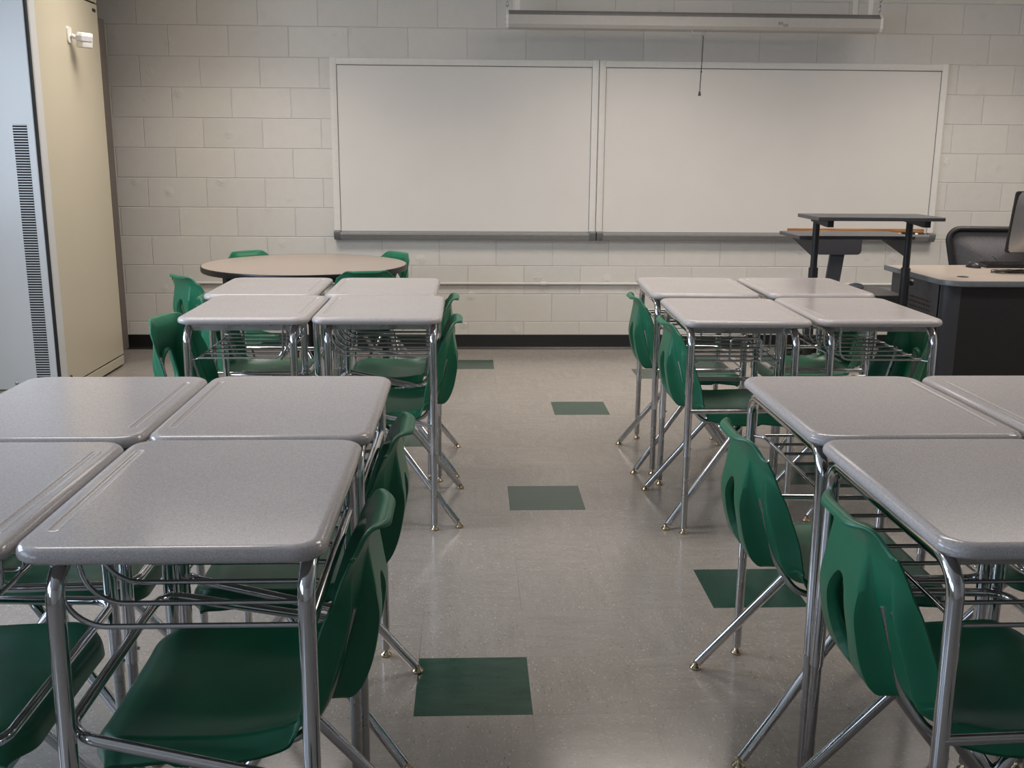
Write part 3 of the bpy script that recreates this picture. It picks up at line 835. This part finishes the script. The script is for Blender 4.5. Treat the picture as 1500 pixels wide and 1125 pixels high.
bmesh.ops.transform(b, matrix=Matrix.Translation((0, 0, z0)) @ T @ Matrix.Translation((0, 0, -z0)), verts=b.verts[:])
obj('screen_bezel', b, M['dark_plastic'], t)
b = bmesh.new(); add_prism(b, [(-0.02, 0.30), (-0.045, 0.285), (-0.10, 0.012), (-0.085, 0.002), (0.09, 0.002), (0.09, 0.007), (-0.075, 0.008), (-0.03, 0.27)], 'x', -0.09, 0.09)
obj('stand', b, M['silver'], t, 30)
t = thing('keyboard', 'flat black keyboard on the teacher desk beside the mouse', 'keyboard', (3.31, 6.03, zt + 0.0008), math.radians(-2))
obj('base', prism([(-0.075, 0), (0.075, 0), (0.075, 0.018), (0.06, 0.022), (-0.072, 0.012)], 'x', -0.22, 0.22), M['dark_plastic'], t)
kb = bmesh.new()
for r_ in range(5):
    for c_ in range(15):
        x, y = -0.206 + c_ * 0.0275, -0.058 + r_ * 0.024; z = 0.0135 + (y + 0.072) * 0.0757
        add_box(kb, (x, y, z - 0.002), (x + 0.0235, y + 0.02, z + 0.005))
o = obj('keycaps', kb, M['dark_plastic'], t); o['kind'] = 'stuff'
t = thing('computer_mouse', 'black computer mouse on the beige desk top left of the keyboard', 'mouse', (3.02, 5.99, zt), math.radians(20))
b = bmesh.new(); bmesh.ops.create_uvsphere(b, u_segments=20, v_segments=12, radius=1)
for v in b.verts: v.co = Vector((v.co.x * 0.032, v.co.y * 0.052, max(0.0, v.co.z) * 0.034 * (1.0 - 0.15 * v.co.y)))
bmesh.ops.remove_doubles(b, verts=b.verts[:], dist=0.0002)
obj('body', b, M['dark_plastic'], t, 60)
obj('scroll_wheel', lathe([(0.003, -0.004), (0.006, -0.003), (0.006, 0.003), (0.003, 0.004)], (0, 0.030, 0.028), 12, (1, 0, 0)), M['tray_end'], t)
# coil of cable
b = bmesh.new(); pts = []
for k in range(150):
    a = k * 0.42; q = 1 + 0.25 * math.sin(k * 0.7)
    pts.append((0.11 * math.cos(a) * q + k * 0.0006, 0.03 * math.sin(a) * q, 0.005 + 0.012 * (0.5 + 0.5 * math.sin(k * 1.3))))
pts += [(0.20, -0.03, 0.005), (0.26, -0.04, 0.005), (0.33, -0.03, 0.005)]
add_tube(b, catmull(pts, 2), 0.0024, 6)
o = obj('coiled_cable', b, M['dark_plastic'], None, 60, loc=(3.09, 5.70, zt)); tag(o, 'tangled black cable coil lying in front of the keyboard', 'cable')
pts = [(-0.10, 0.03, 0.004), (-0.06, 0.05, 0.004), (-0.02, 0.045, 0.02), (0.03, 0.05, 0.055), (0.07, 0.06, 0.03), (0.10, 0.08, 0.004), (0.18, 0.12, 0.004)]
o = obj('mouse_cable', tube(catmull(pts, 6), 0.0019, 6), M['dark_plastic'], None, 60, loc=(3.17, 6.09, zt)); tag(o, 'thin mouse cable arching up between the mouse and the keyboard', 'cable')

# ------------------------------------------------------------------ mesh task chair behind teacher desk
t = thing('office_chair', 'black mesh-back office chair behind the teacher desk', 'chair', (3.36, 6.47, 0), math.radians(-4))
def ringpts(ins, n=8):
    P = []
    wt, wb, zt_, zb_ = 0.31 - ins, 0.235 - ins, 0.965 - ins, 0.52 + ins
    corners = [(wt, zt_, 0.09), (-wt, zt_, 0.09), (-wb, zb_, 0.08), (wb, zb_, 0.08)]
    for k in range(4):
        a, c, d = corners[k - 1], corners[k], corners[(k + 1) % 4]
        v = [Vector((q[0], 0, q[1])) for q in (a, c, d)]
        m0, m1 = (v[0] + v[1]) / 2, (v[1] + v[2]) / 2
        P += fillet([m0, v[1], m1], max(0.02, c[2] - ins), n)[1:-1]
    return [(p.x, -0.05 + 0.22 * (p.x) ** 2 - 0.12 * (0.75 - p.z), p.z) for p in P]
lp = ringpts(0.018)
b = bmesh.new(); add_tube(b, lp + [lp[0], lp[1]], 0.019, 10)
obj('back_frame', b, M['black'], t, 60)
b = bmesh.new(); lp = ringpts(0.026); vs = [b.verts.new((x, y + 0.004, z)) for x, y, z in lp]; c_ = b.verts.new((0, -0.05, 0.745))
for k in range(len(vs)): b.faces.new((vs[k], vs[(k + 1) % len(vs)], c_))
o = obj('mesh_back', b, M['mesh'], t, 60); md = o.modifiers.new('thick', 'SOLIDIFY'); md.thickness = 0.003
obj('back_spine', tube(catmull([(0, -0.02, 0.80), (0, 0.02, 0.62), (0, 0.0, 0.45), (0, -0.18, 0.40)], 6), 0.022, 10), M['black'], t, 60)
obj('seat', prism(rrect(0.25, 0.24, 0.09, 6, 0, -0.27), 'z', 0.42, 0.49), M['grey_seat'], t)
b = tube([(0, -0.26, 0.42), (0, -0.26, 0.09)], 0.025, 14)
obj('gas_post', b, M['black'], t, 50)
for k in range(5):
    a = 2 * PI * k / 5 + 0.3
    x, y = 0.29 * math.cos(a), -0.26 + 0.29 * math.sin(a)
    lg = obj('base_arm', tube([(0, -0.26, 0.10), (x, y, 0.075)], [0.024, 0.016], 10), M['black'], t, 50)
    obj('caster', lathe([(0.004, -0.018), (0.026, -0.018), (0.029, -0.012), (0.029, 0.012), (0.026, 0.018), (0.004, 0.018)], (x, y, 0.029), 16, (-math.sin(a), math.cos(a), 0)), M['dark_plastic'], lg, 40)
# its back faces away from the desk: turn so that the seat is toward the board side of the desk

# ------------------------------------------------------------------ lectern cart
t = thing('lectern', 'tall black two-shelf sit-stand lectern cart between desks and whiteboard', 'lectern', (0, 0, 0))
yp = 5.50
xa, xb = 1.880, 2.395
def shelf(name, xl, xr, yf, yb, z, th, mat):
    b = box((xl, yf, z - th), (xr, yb, z), 0.003); return obj(name, b, mat, t)
shelf('upper_shelf', 1.80, 2.47, 5.24, 5.585, 1.089, 0.020, M['charcoal'])
shelf('lower_shelf', 1.81, 2.46, 5.56, 5.93, 0.968, 0.020, M['charcoal'])
for x in (xa, xb):
    b = tube([(x, yp, 1.069), (x, yp, 0.70)], 0.0185, 16); po = obj('post', b, M['black'], t, 50)
    obj('post_collar', tube([(x, yp, 0.80), (x, yp, 0.745)], 0.0255, 16), M['dark_plastic'], po, 50)
    obj('post_sleeve', tube([(x, yp, 0.75), (x, yp, 0.08)], 0.024, 16), M['black'], po, 50)
    b = lathe([(0.004, 0.02), (0.005, 0.03), (0.017, 0.032), (0.017, 0.046), (0.012, 0.05)], (x, yp, 0.72), 14, (1, 0, 0))
    obj('clamp_knob', b, M['dark_plastic'], po, 40)
    b = prism([(yp - 0.22, 1.069), (yp + 0.05, 1.069), (yp + 0.05, 1.050), (yp - 0.19, 1.034), (yp - 0.22, 1.034)], 'x', x - 0.016, x + 0.016)
    obj('upper_bracket', b, M['black'], t)
    b = prism([(yp, 0.948), (yp + 0.36, 0.948), (yp + 0.36, 0.930), (yp + 0.01, 0.862), (yp, 0.862)], 'x', x - 0.012, x + 0.012)
    obj('lower_bracket', b, M['black'], t)
    b = box((x - 0.03, yp - 0.25, 0.065), (x + 0.03, yp + 0.25, 0.10), 0.006)
    ft = obj('foot_bar', b, M['black'], t)
    for s in (-1, 1):
        obj('caster', lathe([(0.004, -0.014), (0.029, -0.014), (0.032, -0.010), (0.032, 0.010), (0.029, 0.014), (0.004, 0.014)], (x, yp + s * 0.22, 0.033), 16, (1, 0, 0)), M['dark_plastic'], ft, 40)
obj('base_shelf', box((xa - 0.02, yp + 0.0, 0.625), (xb + 0.02, yp + 0.42, 0.645), 0.003), M['charcoal'], t)
obj('base_shelf_lip', box((xa + 0.0, yp - 0.010, 0.600), (xb - 0.0, yp + 0.004, 0.647), 0.002), M['black'], t)
b = box((xa + 0.1, yp + 0.05, 0.25), (xb - 0.1, yp + 0.07, 0.30)); obj('cross_bar', b, M['black'], t)
t = thing('grey_pouch', 'small grey pouch on the low shelf of the black lectern', 'pouch', (2.20, 5.70, 0.6475), 0.2)
b = bmesh.new(); bmesh.ops.create_uvsphere(b, u_segments=18, v_segments=10, radius=1)
for v in b.verts: v.co = Vector((v.co.x * 0.05, v.co.y * 0.04, 0.022 + v.co.z * 0.022))
obj('body', b, M['paper'], t, 60)
# swivel stool with plain backrest between lectern and wall
t = thing('task_stool', 'dark task stool with plain rectangular backrest behind the black lectern', 'stool', (2.42, 6.62, 0))
y = 0.0
b = bmesh.new(); add_prism(b, rrect(0.150, 0.060, 0.028, 6, 0.0, 0.825), 'y', -0.012, 0.012)
obj('backrest', b, M['charcoal'], t)
b = bmesh.new(); T = Matrix.Rotation(math.radians(6), 4, 'Y')
add_box(b, (-0.048, 0.012, -0.42), (0.048, 0.036, 0.03), 0.004)
bmesh.ops.transform(b, matrix=Matrix.Translation((0.005, 0, 0.79)) @ T, verts=b.verts[:])
obj('back_upright', b, M['panel_grey'], t)
obj('seat', lathe([(0.0, 0.40), (0.19, 0.40), (0.205, 0.42), (0.205, 0.45), (0.19, 0.47), (0, 0.475)], (0, 0.24, 0), 32), M['grey_seat'], t, 40)
obj('seat_arm', box((-0.04, 0.012, 0.385), (0.04, 0.24, 0.405), 0.003), M['black'], t)
obj('gas_post', tube([(0, 0.24, 0.40), (0, 0.24, 0.07)], 0.024, 14), M['black'], t, 50)
for k in range(5):
    a = 2 * PI * k / 5 + 0.9
    x, y = 0.25 * math.cos(a), 0.24 + 0.25 * math.sin(a)
    lg = obj('base_arm', tube([(0, 0.24, 0.085), (x, y, 0.062)], [0.024, 0.016], 10), M['black'], t, 50)
    obj('caster', lathe([(0.004, -0.016), (0.024, -0.016), (0.027, -0.010), (0.027, 0.010), (0.024, 0.016), (0.004, 0.016)], (x, y, 0.027), 16, (-math.sin(a), math.cos(a), 0)), M['dark_plastic'], lg, 40)

# ------------------------------------------------------------------ lights
WARM = (1.0, 0.905, 0.83)
lens = emit('troffer_lens', (1.0, 0.905, 0.83, 1), 3.2)
TROF = [(x, y) for y in (-1.4, 1.1, 3.6, 6.05) for x in (-1.45, 1.15, 3.4)]
for x, y in TROF:
    on = y > 3
    t = thing('ceiling_light', 'recessed fluorescent ceiling light above the classroom', 'ceiling light', (x, y, ZC), 0, 'recessed ceiling lights')
    b = bmesh.new()
    for lo, hi in (((-0.62, -0.32, -0.012), (0.62, -0.29, 0)), ((-0.62, 0.29, -0.012), (0.62, 0.32, 0)), ((-0.62, -0.32, -0.012), (-0.59, 0.32, 0)), ((0.59, -0.32, -0.012), (0.62, 0.32, 0))): add_box(b, lo, hi)
    obj('frame', b, M['fixture'], t)
    obj('lens', box((-0.59, -0.29, -0.006), (0.59, 0.29, 0)), lens if on else M['lens'], t)
    if not on: continue
    ld = bpy.data.lights.new('troffer_glow', 'AREA'); ld.shape = 'RECTANGLE'; ld.size = 1.16; ld.size_y = 0.56
    ld.energy = 19.0 if y > 5 else 14.5; ld.color = WARM; ld.spread = math.radians(118 if y > 5 else 160)
    lo = bpy.data.objects.new('troffer_glow', ld); C.objects.link(lo); lo.location = (0, 0, -0.016); lo.parent = t
for a, b_ in WIN:
    ld = bpy.data.lights.new('window_daylight', 'AREA'); ld.shape = 'RECTANGLE'; ld.size = WZ1 - WZ0 - 0.05; ld.size_y = b_ - a - 0.05
    ld.energy = 80.0 if a > 2 else 20.0; ld.color = (0.66, 0.80, 1.0)
    lo = bpy.data.objects.new('window_daylight', ld); C.objects.link(lo); lo.location = (XL - 0.16, (a + b_) / 2, (WZ0 + WZ1) / 2)
    lo.rotation_euler = (0, -PI / 2, 0)
wd_ = bpy.data.worlds.new('World'); bpy.context.scene.world = wd_; wd_.use_nodes = True
bg = wd_.node_tree.nodes['Background']; bg.inputs[0].default_value = (0.66, 0.78, 1.0, 1); bg.inputs[1].default_value = 1.5

# ------------------------------------------------------------------ camera
F, YAW, PIT, ROL, HC = 1488.425, 0.0421, 0.22287, 0.00761, 1.39649
cy, sy, cp, sp = math.cos(YAW), math.sin(YAW), math.cos(PIT), math.sin(PIT)
f = Vector((sy * cp, cy * cp, -sp)); r = Vector((cy, -sy, 0)); u = r.cross(f)
c, s = math.cos(ROL), math.sin(ROL)
r2 = r * c + u * s; u2 = -r * s + u * c
cam = bpy.data.cameras.new('camera'); co = bpy.data.objects.new('camera', cam); C.objects.link(co)
co.matrix_world = Matrix(((r2.x, u2.x, -f.x, 0), (r2.y, u2.y, -f.y, 0), (r2.z, u2.z, -f.z, HC), (0, 0, 0, 1)))
cam.sensor_fit = 'HORIZONTAL'; cam.sensor_width = 36.0; cam.lens = F / 1500 * 36.0
cam.clip_start = 0.05; cam.clip_end = 60
sc = bpy.context.scene; sc.camera = co
vs_ = sc.view_settings; vs_.view_transform = 'Standard'; vs_.look = 'None'; vs_.gamma = 1.0; vs_.use_curve_mapping = False
vs_.exposure = 0.08
